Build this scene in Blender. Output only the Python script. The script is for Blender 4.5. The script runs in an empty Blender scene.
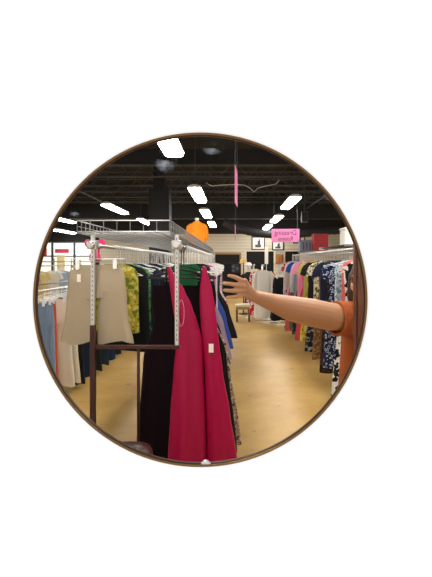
import bpy, bmesh, math, random
from mathutils import Vector, Matrix, noise
PI = math.pi
C = bpy.context.scene.collection
F, VX, VY, H = 430.0, 233.0, 262.0, 1.5      # focal length in pixels, vanishing point of the room's depth axis, eye height

def P(px, py, d):
    return Vector(((px - VX) * d / F, d, H - (py - VY) * d / F))

# ------------------------------------------------------------------ materials
def lin(c):
    if isinstance(c, str):
        c = tuple(int(c[i:i + 2], 16) / 255 for i in (0, 2, 4))
        c = tuple(x / 12.92 if x <= .04045 else ((x + .055) / 1.055) ** 2.4 for x in c)
    return (c[0], c[1], c[2], 1)

def mat(name, col, rough=.6, metal=0, emit=0, spec=.5, sheen=0, bump=0, bscale=40, vary=0):
    m = bpy.data.materials.new(name); m.use_nodes = True
    nt = m.node_tree; b = nt.nodes['Principled BSDF']
    b.inputs['Base Color'].default_value = lin(col); b.inputs['Roughness'].default_value = rough
    b.inputs['Metallic'].default_value = metal; b.inputs['Specular IOR Level'].default_value = spec
    if sheen:
        b.inputs['Sheen Weight'].default_value = sheen
    if emit:
        b.inputs['Emission Color'].default_value = lin(col); b.inputs['Emission Strength'].default_value = emit
    if bump or vary:
        tc = nt.nodes.new('ShaderNodeTexCoord'); n = nt.nodes.new('ShaderNodeTexNoise')
        n.inputs['Scale'].default_value = bscale; n.inputs['Detail'].default_value = 4
        nt.links.new(tc.outputs['Object'], n.inputs['Vector'])
        if bump:
            bp = nt.nodes.new('ShaderNodeBump'); bp.inputs['Strength'].default_value = bump; bp.inputs['Distance'].default_value = .01
            nt.links.new(n.outputs['Fac'], bp.inputs['Height']); nt.links.new(bp.outputs['Normal'], b.inputs['Normal'])
        if vary:
            r = nt.nodes.new('ShaderNodeValToRGB')
            c = lin(col)
            r.color_ramp.elements[0].position = .3; r.color_ramp.elements[1].position = .7
            r.color_ramp.elements[0].color = tuple(x * (1 - vary) for x in c[:3]) + (1,)
            r.color_ramp.elements[1].color = tuple(min(1, x * (1 + vary)) for x in c[:3]) + (1,)
            nt.links.new(n.outputs['Fac'], r.inputs['Fac']); nt.links.new(r.outputs['Color'], b.inputs['Base Color'])
    return m

_fab = {}
def fabric(col, rough=.85, sheen=.15):
    k = (col, rough)
    if k not in _fab:
        _fab[k] = mat('fabric_' + str(len(_fab)), col, rough, sheen=sheen, bump=.25, bscale=60, spec=.25)
    return _fab[k]

def printed(cols, style='floral', scale=22):
    k = (tuple(cols), style, scale)
    if k in _fab:
        return _fab[k]
    m = mat('print_' + str(len(_fab)), cols[0], .85, spec=.25); nt = m.node_tree; b = nt.nodes['Principled BSDF']
    tc = nt.nodes.new('ShaderNodeTexCoord')
    r = nt.nodes.new('ShaderNodeValToRGB'); r.color_ramp.interpolation = 'CONSTANT'
    if style == 'floral':
        t = nt.nodes.new('ShaderNodeTexNoise'); t.inputs['Scale'].default_value = scale; t.inputs['Detail'].default_value = 2; o = t.outputs['Fac']
        lo, hi = .36, .64
    elif style == 'spots':
        t = nt.nodes.new('ShaderNodeTexVoronoi'); t.inputs['Scale'].default_value = scale; o = t.outputs['Distance']
        lo, hi = .05, .55
    else:
        t = nt.nodes.new('ShaderNodeTexWave'); t.inputs['Scale'].default_value = scale; t.inputs['Distortion'].default_value = 1.5 if style == 'wavy' else 0
        t.bands_direction = 'X' if style == 'vertical' else 'Z'; o = t.outputs['Fac']; lo, hi = .1, .9
    el = r.color_ramp.elements
    n = len(cols)
    el[0].position = 0; el[0].color = lin(cols[0])
    el[1].position = lo + (hi - lo) * 1 / n; el[1].color = lin(cols[1])
    for i in range(2, n):
        e = el.new(lo + (hi - lo) * i / n); e.color = lin(cols[i])
    nt.links.new(tc.outputs['Object'], t.inputs['Vector']); nt.links.new(o, r.inputs['Fac']); nt.links.new(r.outputs['Color'], b.inputs['Base Color'])
    _fab[k] = m
    return m

M = {}
M['white_wall'] = mat('white_paint', (.93, .93, .93), .9, spec=.1)
M['bronze'] = mat('bronze', '7a5c3a', .36, 1)
M['dark_bronze'] = mat('dark_bronze', '3a2616', .45, .6)
M['chrome'] = mat('chrome', 'c9c9c6', .28, .9)
M['wire'] = mat('wire_white', '8e8e8d', .4, .5)
M['brown_metal'] = mat('brown_metal', '3a1a15', .4, .2)
M['clear_plastic'] = mat('clear_plastic', 'f0f0ee', .25, spec=.6)
M['black_plastic'] = mat('black_plastic', '060607', .5, spec=.2)
M['black_velvet'] = mat('black_velvet', '0e0d0f', .9, sheen=.2)
M['black_paint'] = mat('black_paint', '1a1b1f', .7)
M['joist'] = mat('joist_paint', '4a4e58', .6)
M['ceiling'] = mat('ceiling_paint', '121419', .9)
M['charcoal'] = mat('charcoal_wall', '242427', .85)
M['cream'] = mat('cream_board', 'd8d0bd', .6)
M['beige_wall'] = mat('beige_wall', 'b9ad94', .8)
M['lamp_white'] = mat('lamp_housing', 'd5d5d2', .5)
M['lamp_glow'] = mat('lamp_glow', (1, .975, .93), .5, emit=30)
M['pink_card'] = mat('pink_card', 'd878aa', .7)
M['ink'] = mat('ink', '2a1426', .7)
M['paper'] = mat('paper', 'efece4', .8)
M['skin'] = mat('skin', 'b4835f', .5, spec=.35, bump=.05, bscale=120, vary=.05)
M['orange_knit'] = mat('orange_knit', '9e4c14', .9, bump=.5, bscale=250)
M['hair'] = mat('hair', '3b2418', .5, bump=.6, bscale=90)
M['wood'] = mat('brown_wood', '5c3220', .35, bump=.1, bscale=18, vary=.25)
M['dark_wood'] = mat('dark_wood', '23120c', .5)
M['tan_wood'] = mat('tan_wood', 'a07c4e', .5)
M['satin'] = mat('pink_satin', '9c003e', .38, spec=.3, bump=.15, bscale=14)
M['plum'] = mat('plum_velvet', '12060d', .9, sheen=.04, spec=.1, bump=.3, bscale=25)
M['khaki'] = mat('khaki_twill', '9d8f78', .85, bump=.2, bscale=120, spec=.2)
M['pane'] = mat('daylit_pane', (1, .93, .8), .3, emit=.9)
M['painted_shade'] = mat('painted_shade', '0a0908', .9)
M['leather'] = mat('brown_leather', '38201b', .4, bump=.2, bscale=60)

# polished concrete floor
fm = mat('polished_concrete', 'b39358', .38, spec=.4); nt = fm.node_tree; b = nt.nodes['Principled BSDF']
tc = nt.nodes.new('ShaderNodeTexCoord')
n1 = nt.nodes.new('ShaderNodeTexNoise'); n1.inputs['Scale'].default_value = .9; n1.inputs['Detail'].default_value = 8; n1.inputs['Roughness'].default_value = .65
n2 = nt.nodes.new('ShaderNodeTexNoise'); n2.inputs['Scale'].default_value = 9; n2.inputs['Detail'].default_value = 6
r1 = nt.nodes.new('ShaderNodeValToRGB')
for e, p, c in zip(r1.color_ramp.elements, (.3, .72), ('a37e40', 'cdab68')):
    e.position = p; e.color = lin(c)
r2 = nt.nodes.new('ShaderNodeValToRGB')
for e, p, c in zip(r2.color_ramp.elements, (.27, .36), ('8a6f45', 'ffffff')):
    e.position = p; e.color = lin(c)
mx = nt.nodes.new('ShaderNodeMixRGB'); mx.blend_type = 'MULTIPLY'; mx.inputs['Fac'].default_value = .6
nt.links.new(tc.outputs['Object'], n1.inputs['Vector']); nt.links.new(tc.outputs['Object'], n2.inputs['Vector'])
nt.links.new(n1.outputs['Fac'], r1.inputs['Fac']); nt.links.new(n2.outputs['Fac'], r2.inputs['Fac'])
nt.links.new(r1.outputs['Color'], mx.inputs['Color1']); nt.links.new(r2.outputs['Color'], mx.inputs['Color2'])
nt.links.new(mx.outputs['Color'], b.inputs['Base Color'])
M['floor'] = fm

# greasy smears on the glass: thin film, uneven
sm = bpy.data.materials.new('smear_film'); sm.use_nodes = True; nt = sm.node_tree; nt.nodes.clear()
o_ = nt.nodes.new('ShaderNodeOutputMaterial'); mxs = nt.nodes.new('ShaderNodeMixShader')
tr = nt.nodes.new('ShaderNodeBsdfTransparent'); df = nt.nodes.new('ShaderNodeBsdfDiffuse'); df.inputs['Color'].default_value = (.75, .8, .9, 1)
tc = nt.nodes.new('ShaderNodeTexCoord'); nz = nt.nodes.new('ShaderNodeTexNoise'); nz.inputs['Scale'].default_value = 34; nz.inputs['Detail'].default_value = 3
gr = nt.nodes.new('ShaderNodeTexGradient'); gr.gradient_type = 'SPHERICAL'
mp = nt.nodes.new('ShaderNodeVectorMath'); mp.operation = 'MULTIPLY_ADD'
mp.inputs[1].default_value = (2, 2, 2); mp.inputs[2].default_value = (-1, -1, -1)
rr = nt.nodes.new('ShaderNodeValToRGB'); rr.color_ramp.elements[0].position = .45; rr.color_ramp.elements[1].position = .8
rr.color_ramp.elements[1].color = (.8, .8, .8, 1)
mu = nt.nodes.new('ShaderNodeMath'); mu.operation = 'MULTIPLY'
nt.links.new(tc.outputs['Object'], nz.inputs['Vector']); nt.links.new(tc.outputs['Generated'], mp.inputs[0]); 
sep = nt.nodes.new('ShaderNodeSeparateXYZ'); cmb = nt.nodes.new('ShaderNodeCombineXYZ')
nt.links.new(mp.outputs[0], sep.inputs[0]); nt.links.new(sep.outputs[0], cmb.inputs[0]); nt.links.new(sep.outputs[2], cmb.inputs[2])
nt.links.new(cmb.outputs[0], gr.inputs['Vector'])
nt.links.new(nz.outputs['Fac'], rr.inputs['Fac']); nt.links.new(rr.outputs['Color'], mu.inputs[0]); nt.links.new(gr.outputs['Fac'], mu.inputs[1])
nt.links.new(mu.outputs[0], mxs.inputs['Fac']); nt.links.new(tr.outputs[0], mxs.inputs[1]); nt.links.new(df.outputs[0], mxs.inputs[2])
nt.links.new(mxs.outputs[0], o_.inputs['Surface'])
M['smear'] = sm

# ------------------------------------------------------------------ mesh helpers
class MB:
    def __init__(s): s.v = []; s.f = []
    def box(s, lo, hi, rz=0, piv=None):
        k = len(s.v)
        pts = [Vector((x, y, z)) for x in (lo[0], hi[0]) for y in (lo[1], hi[1]) for z in (lo[2], hi[2])]
        if rz:
            pv = Vector(piv) if piv else (Vector(lo) + Vector(hi)) / 2
            R = Matrix.Rotation(rz, 3, 'Z'); pts = [R @ (p - pv) + pv for p in pts]
        s.v += pts
        s.f += [tuple(k + i for i in q) for q in ((0, 1, 3, 2), (4, 6, 7, 5), (0, 4, 5, 1), (2, 3, 7, 6), (0, 2, 6, 4), (1, 5, 7, 3))]
        return s
    def ring(s, pts): 
        k = len(s.v); s.v += [Vector(p) for p in pts]; return list(range(k, k + len(pts)))
    def bridge(s, a, b):
        n = len(a)
        for i in range(n): s.f.append((a[i], a[(i + 1) % n], b[(i + 1) % n], b[i]))
    def tube(s, pts, r, n=6, cap=True, closed=False):
        pts = [Vector(p) for p in pts]
        rs = r if isinstance(r, (list, tuple)) else [r] * len(pts)
        rings = []; up = None
        for i, p in enumerate(pts):
            if closed: t = pts[(i + 1) % len(pts)] - pts[i - 1]
            else: t = pts[min(i + 1, len(pts) - 1)] - pts[max(i - 1, 0)]
            t.normalize()
            if up is None:
                up = Vector((0, 0, 1)) if abs(t.z) < .9 else Vector((0, 1, 0))
            u = t.cross(up)
            if u.length < 1e-4: u = t.cross(Vector((1, .2, .1)))
            u.normalize(); w = u.cross(t).normalized(); up = w
            rings.append(s.ring([p + (u * math.cos(2 * PI * j / n) + w * math.sin(2 * PI * j / n)) * rs[i] for j in range(n)]))
        for a, b_ in zip(rings, rings[1:]): s.bridge(a, b_)
        if closed: s.bridge(rings[-1], rings[0])
        elif cap: s.f.append(tuple(reversed(rings[0]))); s.f.append(tuple(rings[-1]))
        return s
    def lathe(s, prof, c=(0, 0, 0), n=24, axis='Z', sx=1, sy=1):
        rings = []
        for r, z in prof:
            pts = []
            for j in range(n):
                a = 2 * PI * j / n
                if axis == 'Z': pts.append((c[0] + r * math.cos(a) * sx, c[1] + r * math.sin(a) * sy, c[2] + z))
                elif axis == 'Y': pts.append((c[0] + r * math.cos(a), c[1] + z, c[2] + r * math.sin(a)))
                else: pts.append((c[0] + z, c[1] + r * math.cos(a), c[2] + r * math.sin(a)))
            rings.append(s.ring(pts))
        for a, b_ in zip(rings, rings[1:]): s.bridge(a, b_)
        s.f.append(tuple(reversed(rings[0]))); s.f.append(tuple(rings[-1]))
        return s
    def ball(s, c, r, n=12, m=8, R=None):
        if not isinstance(r, (list, tuple)): r = (r, r, r)
        prof = []
        rings = []
        for i in range(m + 1):
            t = -PI / 2 + PI * i / m
            rr_ = max(math.cos(t), .02)
            pts = []
            for j in range(n):
                a = 2 * PI * j / n
                q = Vector((r[0] * rr_ * math.cos(a), r[1] * rr_ * math.sin(a), r[2] * math.sin(t)))
                if R: q = R @ q
                pts.append(Vector(c) + q)
            rings.append(s.ring(pts))
        for a, b_ in zip(rings, rings[1:]): s.bridge(a, b_)
        s.f.append(tuple(reversed(rings[0]))); s.f.append(tuple(rings[-1]))
        return s
    def mesh(s, name):
        me = bpy.data.meshes.new(name); me.from_pydata([tuple(v) for v in s.v], [], s.f); 
        bm = bmesh.new(); bm.from_mesh(me); bmesh.ops.recalc_face_normals(bm, faces=bm.faces); bm.to_mesh(me); bm.free()
        return me
    def build(s, name, m, parent=None, smooth=False, bevel=0, loc=None):
        me = s.mesh(name); me.materials.append(m)
        if smooth:
            for p in me.polygons: p.use_smooth = True
        o = bpy.data.objects.new(name, me); C.objects.link(o)
        if loc: o.location = loc
        if parent: o.parent = parent
        if bevel:
            bv = o.modifiers.new('bevel', 'BEVEL'); bv.width = bevel; bv.segments = 2; bv.limit_method = 'ANGLE'
        return o

def tag(o, label, cat, group=None, kind=None):
    o['label'] = label; o['category'] = cat
    if group: o['group'] = group
    if kind: o['kind'] = kind
    return o
def thing(name, label, cat, loc=(0, 0, 0), rz=0, group=None):
    o = bpy.data.objects.new(name, None); C.objects.link(o); o.location = loc; o.rotation_euler = (0, 0, rz)
    o.empty_display_size = .05
    return tag(o, label, cat, group)
def struct(o, label=None, cat=None):
    o['kind'] = 'structure'
    if label: o['label'] = label
    if cat: o['category'] = cat
    return o

def smooth_rows(rows, k):
    """rows of equal-length tuples, resampled smoothly to k rows by Catmull-Rom on index of cumulative length in the first column"""
    out = []
    z = [r[0] for r in rows]
    for i in range(k):
        t = z[0] + (z[-1] - z[0]) * i / (k - 1)
        j = 0
        while j < len(z) - 2 and (t < z[j + 1] if z[-1] < z[0] else t > z[j + 1]): j += 1
        u = (t - z[j]) / (z[j + 1] - z[j]); u = min(max(u, 0), 1)
        p1, p2 = rows[j], rows[j + 1]; p0 = rows[max(j - 1, 0)]; p3 = rows[min(j + 2, len(rows) - 1)]
        vals = [t]
        for q in range(1, len(p1)):
            d1 = (p2[q] - p0[q]) / 2; d2 = (p3[q] - p1[q]) / 2
            h = u * u * (3 - 2 * u)
            vals.append(p1[q] + (p2[q] - p1[q]) * (u * .5 + h * .5))
        out.append(tuple(vals))
    return out

def loft(mb, rows, k=16, n=28, fold=.35, nf=5, seed=0, cap_top=False, yoff=0):
    """flattened tube of cloth hanging along -z; rows = (z, centre x, half width, half depth)"""
    rnd = random.Random(seed); ph = rnd.random() * 6; ph2 = rnd.random() * 6
    rows = smooth_rows(rows, k); rings = []
    for i, (z, cx, hw, hd) in enumerate(rows):
        t = i / (k - 1); pts = []
        for j in range(n):
            a = 2 * PI * j / n; c, s_ = math.cos(a), math.sin(a)
            x = cx + hw * math.copysign(abs(c) ** .85, c)
            w = 1 + fold * t * math.sin(nf * c * 2.2 + ph + .8 * t) + fold * .5 * t * math.sin(nf * 3.7 * c + ph2)
            y = hd * s_ * max(w, .15) + yoff
            zz = z + (.012 * t * math.sin(3 * c + ph2) if i == k - 1 else 0)
            pts.append((x, y, zz))
        rings.append(mb.ring(pts))
    for a, b_ in zip(rings, rings[1:]): mb.bridge(a, b_)
    if cap_top: mb.f.append(tuple(rings[0]))
    return mb

# ------------------------------------------------------------------ garments, hung with the rail's axis at the local origin
SOFT = dict(smooth=True)
def top(name, label, cat, loc, m, L=.65, sleeve='short', hw=.21, flare=1.05, seed=0, collar=None, skew=0, group=None, trim=None, hd=.03):
    loc = (loc[0], loc[1], loc[2] - .045); r = thing(name, label, cat, loc, random.Random(seed).uniform(-.06, .06), group)
    body = loft(MB(), [(-.078, 0, .075, .012), (-.1, 0, .14, .016), (-.13, 0, hw - .01, .018), (-.22, 0, hw, hd * .8),
                       (-.42, skew * .3, hw * (.95 if L > .8 else 1), hd), (-L - .08, skew, hw * flare, hd * 1.15)], k=18, seed=seed)
    body.build('body', m, r, True)
    if sleeve != 'none':
        for s_ in (-1, 1):
            if sleeve == 'short':
                pts = [(-.105, s_ * (hw - .045), .035, .017), (-.15, s_ * (hw + .005), .055, .022), (-.22, s_ * (hw + .035), .062, .026), (-.3, s_ * (hw + .05), .064, .028)]
            else:
                pts = [(-.105, s_ * (hw - .045), .035, .017), (-.16, s_ * (hw + .005), .05, .022), (-.35, s_ * (hw + .035), .055, .026), (-.55, s_ * (hw + .045), .046, .026), (-.66, s_ * (hw + .045), .038, .024)]
            loft(MB(), pts, k=9, n=14, fold=.2, nf=3, seed=seed + s_).build('sleeve', m, r, True)
    if collar:
        cb = MB(); pts = [(.078 * math.cos(a), .02 * math.sin(a), -.074 + .012 * math.sin(a)) for a in [2 * PI * i / 16 for i in range(16)]]
        cb.tube(pts, .009, 6, closed=True); cb.build('collar', collar, r, True)
    return r

def dress(name, label, cat, loc, m, L=1.2, hw=.2, hem=.26, seed=0, sleeve='none', skew=0, low=0, group=None, strap=None, hd=.03, y0=0):
    loc = (loc[0], loc[1], loc[2] - .045); r = thing(name, label, cat, loc, random.Random(seed).uniform(-.05, .05), group)
    z0 = -.13 - low
    if low:
        rows = [(z0, 0, hw * .95, .018), (z0 - .1, 0, hw, hd * .8)]
    else:
        rows = [(-.078, 0, .08, .012), (-.1, 0, .14, .016), (-.13, 0, hw - .01, .018), (-.24, 0, hw, hd * .8)]
    rows += [(-.48, skew * .15, hw * .9, hd), (-.75, skew * .5, (hw + hem) / 2, hd * 1.2), (-L - .08, skew, hem, hd * 1.5)]
    loft(MB(), rows, k=22, n=36, fold=.4, nf=6, seed=seed).build('body', m, r, True)
    if low:
        for s_ in (-1, 1):
            for sy in (-1, 1):
                MB().tube([(s_ * .12, sy * .012, -.096), (s_ * .125, sy * .018, -.15), (s_ * .12, sy * .016, z0 + .001)], .005, 6).build('strap', m, r, True)
    if sleeve != 'none':
        for s_ in (-1, 1):
            ln = .3 if sleeve == 'short' else .64
            pts = [(-.105, s_ * (hw - .045), .035, .017), (-.15, s_ * (hw + .005), .052, .022), (-.22, s_ * (hw + .03), .058, .024), (-ln, s_ * (hw + .045), .055, .026)]
            loft(MB(), pts, k=9, n=14, fold=.2, nf=3, seed=seed + s_).build('sleeve', m, r, True)
    return r

def trousers(name, label, cat, loc, m, L=1.0, hw=.19, leg=.1, seed=0, skew=0, spread=.11, group=None, hd=.028, band=None, hip=.26):
    r = thing(name, label, cat, loc, random.Random(seed).uniform(-.05, .05), group)
    b_ = MB(); z0 = -.125
    loft(b_, [(z0 - .03, 0, hw, .009), (z0 - .12, 0, hw * 1.08, hd * .8), (z0 - hip, skew * .2, hw * 1.14, hd)], k=9, seed=seed, fold=.2)
    for s_ in (-1, 1):
        loft(b_, [(z0 - hip + .05, skew * .2 + s_ * hw * .57, hw * .52, hd * .9), (z0 - (hip + L) / 2, skew * .6 + s_ * (hw * .5 + spread) / 2, (leg + hw * .5) / 2, hd),
                  (z0 - L, skew + s_ * spread, leg, hd)], k=12, n=20, fold=.3, nf=3, seed=seed + 3 * s_)
    b_.build('body', m, r, True)
    w = MB(); loft(w, [(z0, 0, hw * .985, .007), (z0 - .02, 0, hw * 1.0, .0085), (z0 - .034, 0, hw * 1.015, .0095)], k=4, fold=0); w.build('waistband', band or m, r, True)
    return r

DZ = .045
# hangers: local origin on the rail's axis
def hook(mb, r=.003, rail=.0165, drop=-.09):
    pts = [(0 + rail * math.cos(a), 0, rail * math.sin(a)) for a in [math.radians(d) for d in range(205, -91, -20)]]
    pts += [(0, 0, -.03), (0, 0, drop)]
    mb.tube([(p[0], 0, p[2]) for p in pts], r, 6)
def hanger_mesh(name, r, span=.2, m=None, bar=True, dz=.045):
    mb = MB(); hook(mb, drop=-.09 - dz)
    pts = [(0, 0, -.092 - dz), (.06, 0, -.104 - dz), (span * .85, 0, -.138 - dz), (span, 0, -.15 - dz)]
    mb.tube([(-x, y, z) for x, y, z in reversed(pts)] + pts[1:], r, 6)
    if bar: mb.tube([(-span, 0, -.15 - dz), (span, 0, -.15 - dz)], r * .9, 6)
    me = mb.mesh(name); me.materials.append(m)
    for p in me.polygons: p.use_smooth = True
    return me
HM = {'white': hanger_mesh('clothes_hanger', .0045, .2, M['clear_plastic']), 'black': hanger_mesh('clothes_hanger', .0052, .19, M['black_velvet'])}
EMPTY = [hanger_mesh('clothes_hanger', r_, sp_, M['clear_plastic'], dz=d_) for r_, sp_, d_ in ((.0042, .2, .03), (.0036, .205, .05), (.0045, .195, .075), (.0034, .2, .1))]
_fit = {}
def fit(hw, tight=0):
    """a hanger that fits inside shoulders of half width hw"""
    k = round(hw - .032 - tight, 3)
    if k not in _fit: _fit[k] = hanger_mesh('clothes_hanger', .004, k, M['clear_plastic'])
    return _fit[k]
wide_black = hanger_mesh('clothes_hanger', .0085, .235, M['black_velvet'], dz=.068)
def hanger(kind, loc, label, group=None, me=None, rz=0):
    o = bpy.data.objects.new('clothes_hanger', me or HM[kind]); C.objects.link(o); o.location = loc; o.rotation_euler = (0, 0, rz)
    return tag(o, label, 'hanger', group)
def clip_hanger(loc, label, hw=.17, group=None, mm=None):
    r = thing('clip_hanger', label, 'hanger', loc, 0, group)
    mb = MB(); hook(mb, drop=-.085); mb.tube([(-hw - .02, 0, -.087), (hw + .02, 0, -.087)], .004, 6); mb.build('bar', mm or M['clear_plastic'], r, True)
    for s_ in (-1, 1):
        c = MB()
        for sy in (-1, 1):
            c.box((s_ * hw * .75 - .013, sy * .0155 - .002, -.15), (s_ * hw * .75 + .013, sy * .0155 + .002, -.094))
        c.box((s_ * hw * .75 - .013, -.0155, -.1), (s_ * hw * .75 + .013, .0155, -.094))
        c.build('clip', mm or M['clear_plastic'], r)
    return r

ORD = ['first', 'second', 'third', 'fourth', 'fifth', 'sixth', 'seventh', 'eighth', 'ninth', 'tenth', 'eleventh', 'twelfth', 'thirteenth', 'fourteenth', 'fifteenth',
       'sixteenth', 'seventeenth', 'eighteenth', 'nineteenth', 'twentieth', 'twenty-first', 'twenty-second', 'twenty-third', 'twenty-fourth', 'twenty-fifth', 'twenty-sixth']

# ------------------------------------------------------------------ the mirror and the white wall it hangs on
YM = .9
MC = Vector(((200.5 - VX) * YM / F, YM, H - (299.5 - VY) * YM / F)); MR = 166 * YM / F
XL, XR, YB, ZC = -11.0, 6.2, 20.0, 4.4
w = MB(); n = 96
MR = 167.6 * (YM - .008) / F
def hole(r_): return [(MC.x + r_ * math.cos(2 * PI * i / n), MC.z + r_ * math.sin(2 * PI * i / n)) for i in range(n)]
inner = hole(MR - .003); outer = hole(MR + .03)
def sq(x, z):
    dx, dz = x - MC.x, z - MC.z
    s_ = .8 / max(abs(dx), abs(dz)); return (MC.x + dx * s_, MC.z + dz * s_)
for y in (YM, YM + .03):
    a = w.ring([(x, y, z) for x, z in (inner if y == YM else outer)]); b_ = w.ring([(sq(x, z)[0], y, sq(x, z)[1]) for x, z in inner]); w.bridge(a, b_)
    x0, x1, z0, z1 = MC.x - .8, MC.x + .8, MC.z - .8, MC.z + .8
    for lo, hi in (((XL, 0), (x0, ZC)), ((x1, 0), (XR, ZC)), ((x0, 0), (x1, z0)), ((x0, z1), (x1, ZC))):
        k = len(w.v); w.v += [Vector((lo[0], y, lo[1])), Vector((hi[0], y, lo[1])), Vector((hi[0], y, hi[1])), Vector((lo[0], y, hi[1]))]; w.f.append((k, k + 1, k + 2, k + 3))
a = w.ring([(x, YM, z) for x, z in inner]); b_ = w.ring([(x, YM + .03, z) for x, z in outer]); w.bridge(a, b_)
struct(w.build('wall_front', M['white_wall']), 'plain white wall around the round mirror', 'wall')

mir = thing('round_mirror', 'large round mirror with a thin bronze metal frame on the white wall', 'mirror', MC)
fr = MB(); prof = [(MR - .0046, .0), (MR - .0046, -.006), (MR - .0036, -.008), (MR - .0026, -.0062), (MR - .0018, -.0062), (MR - .0006, -.008), (MR + .0002, -.006), (MR + .0002, -.0005)]
rings = []
for i in range(128):
    a = 2 * PI * i / 128; rings.append(fr.ring([(r_ * math.cos(a), y, r_ * math.sin(a)) for r_, y in prof]))
for i in range(128): fr.bridge(rings[i], rings[(i + 1) % 128])
fr.build('frame', M['bronze'], mir, True)
li = MB(); rings = []
prof = [(MR - .0066, .002), (MR - .0066, -.0045), (MR - .0047, -.0055), (MR - .0047, .002)]
for i in range(128):
    a = 2 * PI * i / 128; rings.append(li.ring([(r_ * math.cos(a), y, r_ * math.sin(a)) for r_, y in prof]))
for i in range(128): li.bridge(rings[i], rings[(i + 1) % 128])
li.build('frame_lip', M['dark_bronze'], mir, True)
cl = MB(); c0 = P(206, 462.2, YM) - MC
cl.box((c0.x - .010, -.006, c0.z - .004), (c0.x + .010, -.001, c0.z + .002)); cl.ball((c0.x, -.004, c0.z + .003), (.007, .004, .004)); cl.build('clip', M['chrome'], mir, True, 0)
for px, py, wx, wz in ((166, 160, 26, 26), (213, 148, 24, 14), (330, 192, 14, 20), (75, 212, 14, 9)):
    s_ = MB(); c = P(px, py, YM) - MC; hx, hz = wx * YM / F / 2, wz * YM / F / 2
    k = s_.ring([(hx * math.cos(2 * PI * j / 20), .0, hz * math.sin(2 * PI * j / 20)) for j in range(20)]); k2 = s_.ring([(hx * math.cos(2 * PI * j / 20), .0006, hz * math.sin(2 * PI * j / 20)) for j in range(20)])
    s_.f.append(tuple(k)); s_.build('smudge', M['smear'], mir, loc=(c.x, .002, c.z))['label'] = 'cloudy smear on the glass'

# ------------------------------------------------------------------ room
struct(MB().box((XL, YM + .03, -.1), (XR, YB, 0)).build('floor', M['floor']), 'tan polished concrete shop floor', 'floor')
struct(MB().box((XL, YM, ZC), (XR, YB + .2, ZC + .15)).build('ceiling', M['ceiling']), 'black open shop ceiling', 'ceiling')
struct(MB().box((XL - .15, YM, 0), (XL, YB + .2, ZC)).build('wall_left', M['charcoal']), 'dark side wall of the shop', 'wall')
struct(MB().box((XR, YM, 0), (XR + .15, YB + .2, ZC)).build('wall_right', M['beige_wall']), 'beige side wall of the shop', 'wall')
struct(MB().box((XL, YB, 0), (XR, YB + .2, ZC)).build('wall_back', M['charcoal']), 'charcoal far wall above the slat boards', 'wall')
# slat boards on the far wall, with gaps where the dressing-room openings are
def XZ(px, d=YB): return (px - VX) * d / F
def ZZ(py, d=YB): return H - (py - VY) * d / F
holes = [(XZ(214), XZ(240), ZZ(254)), (XZ(246), XZ(274), ZZ(251)), (XZ(284.5), XZ(300), ZZ(251))]
sl = MB(); z = .02; ztop = ZZ(234)
while z < ztop - .05:
    spans = [(-6.2, XR)]
    for h0, h1, hz in holes:
        if z < hz:
            spans = [q for a, b_ in spans for q in (((a, h0), (h1, b_)) if a < h0 < b_ else ((a, b_),))]
    for a, b_ in spans: sl.box((a, YB - .03, z), (b_, YB, z + .118))
    z += .14
struct(sl.build('wall_panel', M['cream']), 'cream horizontal slat boards across the far wall', 'wall')
struct(MB().box((-6.2, YB - .012, .0), (XR, YB - .001, ztop)).build('wall_panel_backing', M['beige_wall']), 'beige grooves between the far slat boards', 'wall')
for i, (h0, h1, hz) in enumerate(holes):
    d = MB().box((h0 + .02, YB - .045, 0), (h1 - .02, YB - .031, hz - .02)).build('door_%d' % (i + 1), M['painted_shade'])  # flat near-black sheet: the opening's unlit depth is painted as its colour
    struct(d, 'dark dressing room opening ' + ('with a tan wooden frame behind the phone', 'below the square framed picture', 'below the pink hanging sign')[i], 'doorway')
    t = MB().box((h0 - .06, YB - .06, hz - .02), (h1 + .06, YB - .031, hz + .06))
    for x in (h0 - .06, h1 - .02): t.box((x, YB - .06, 0), (x + .08, YB - .031, hz - .02))
    t.build('door_frame', M['tan_wood'] if i == 0 else M['cream'], d)
# daylit shop windows at the far left
for i, (p0, p1) in enumerate(((30, 52), (54, 74), (76, 92))):
    x0, x1, z0, z1 = XZ(p0), XZ(p1), .7, ZZ(243)
    wn = struct(MB().box((x0, YB - .04, z0), (x1, YB - .03, z1)).build('window_%d' % (i + 1), M['pane']), 'bright shop window, ' + ('nearest the frame edge', 'second from the frame edge', 'nearest the khaki shorts')[i], 'window')
    f_ = MB()
    for xx in (x0 - .05, x1): f_.box((xx, YB - .09, z0 - .06), (xx + .05, YB, z1 + .06))
    for zz in (z0 - .06, z1, (z0 + z1) / 2 + .2): f_.box((x0, YB - .085, zz), (x1, YB - .041, zz + .06))
    f_.build('window_frame', M['joist'], wn)
for px0, px1, py0, py1, c, l in ((36, 48, 248, 256, 'c9344f', 'red paper banner across the bright window at the frame edge'), (56, 70, 249, 253, 'd0455f', 'red paper banner across the middle bright window'),
                                 (58, 66, 255, 270, 'e8d9a8', 'pale yellow poster on the middle bright window')):
    q = MB().box((XZ(px0), YB - .125, ZZ(py1)), (XZ(px1), YB - .12, ZZ(py0))).build('window_poster', fabric(c)); tag(q, l, 'poster')

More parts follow.
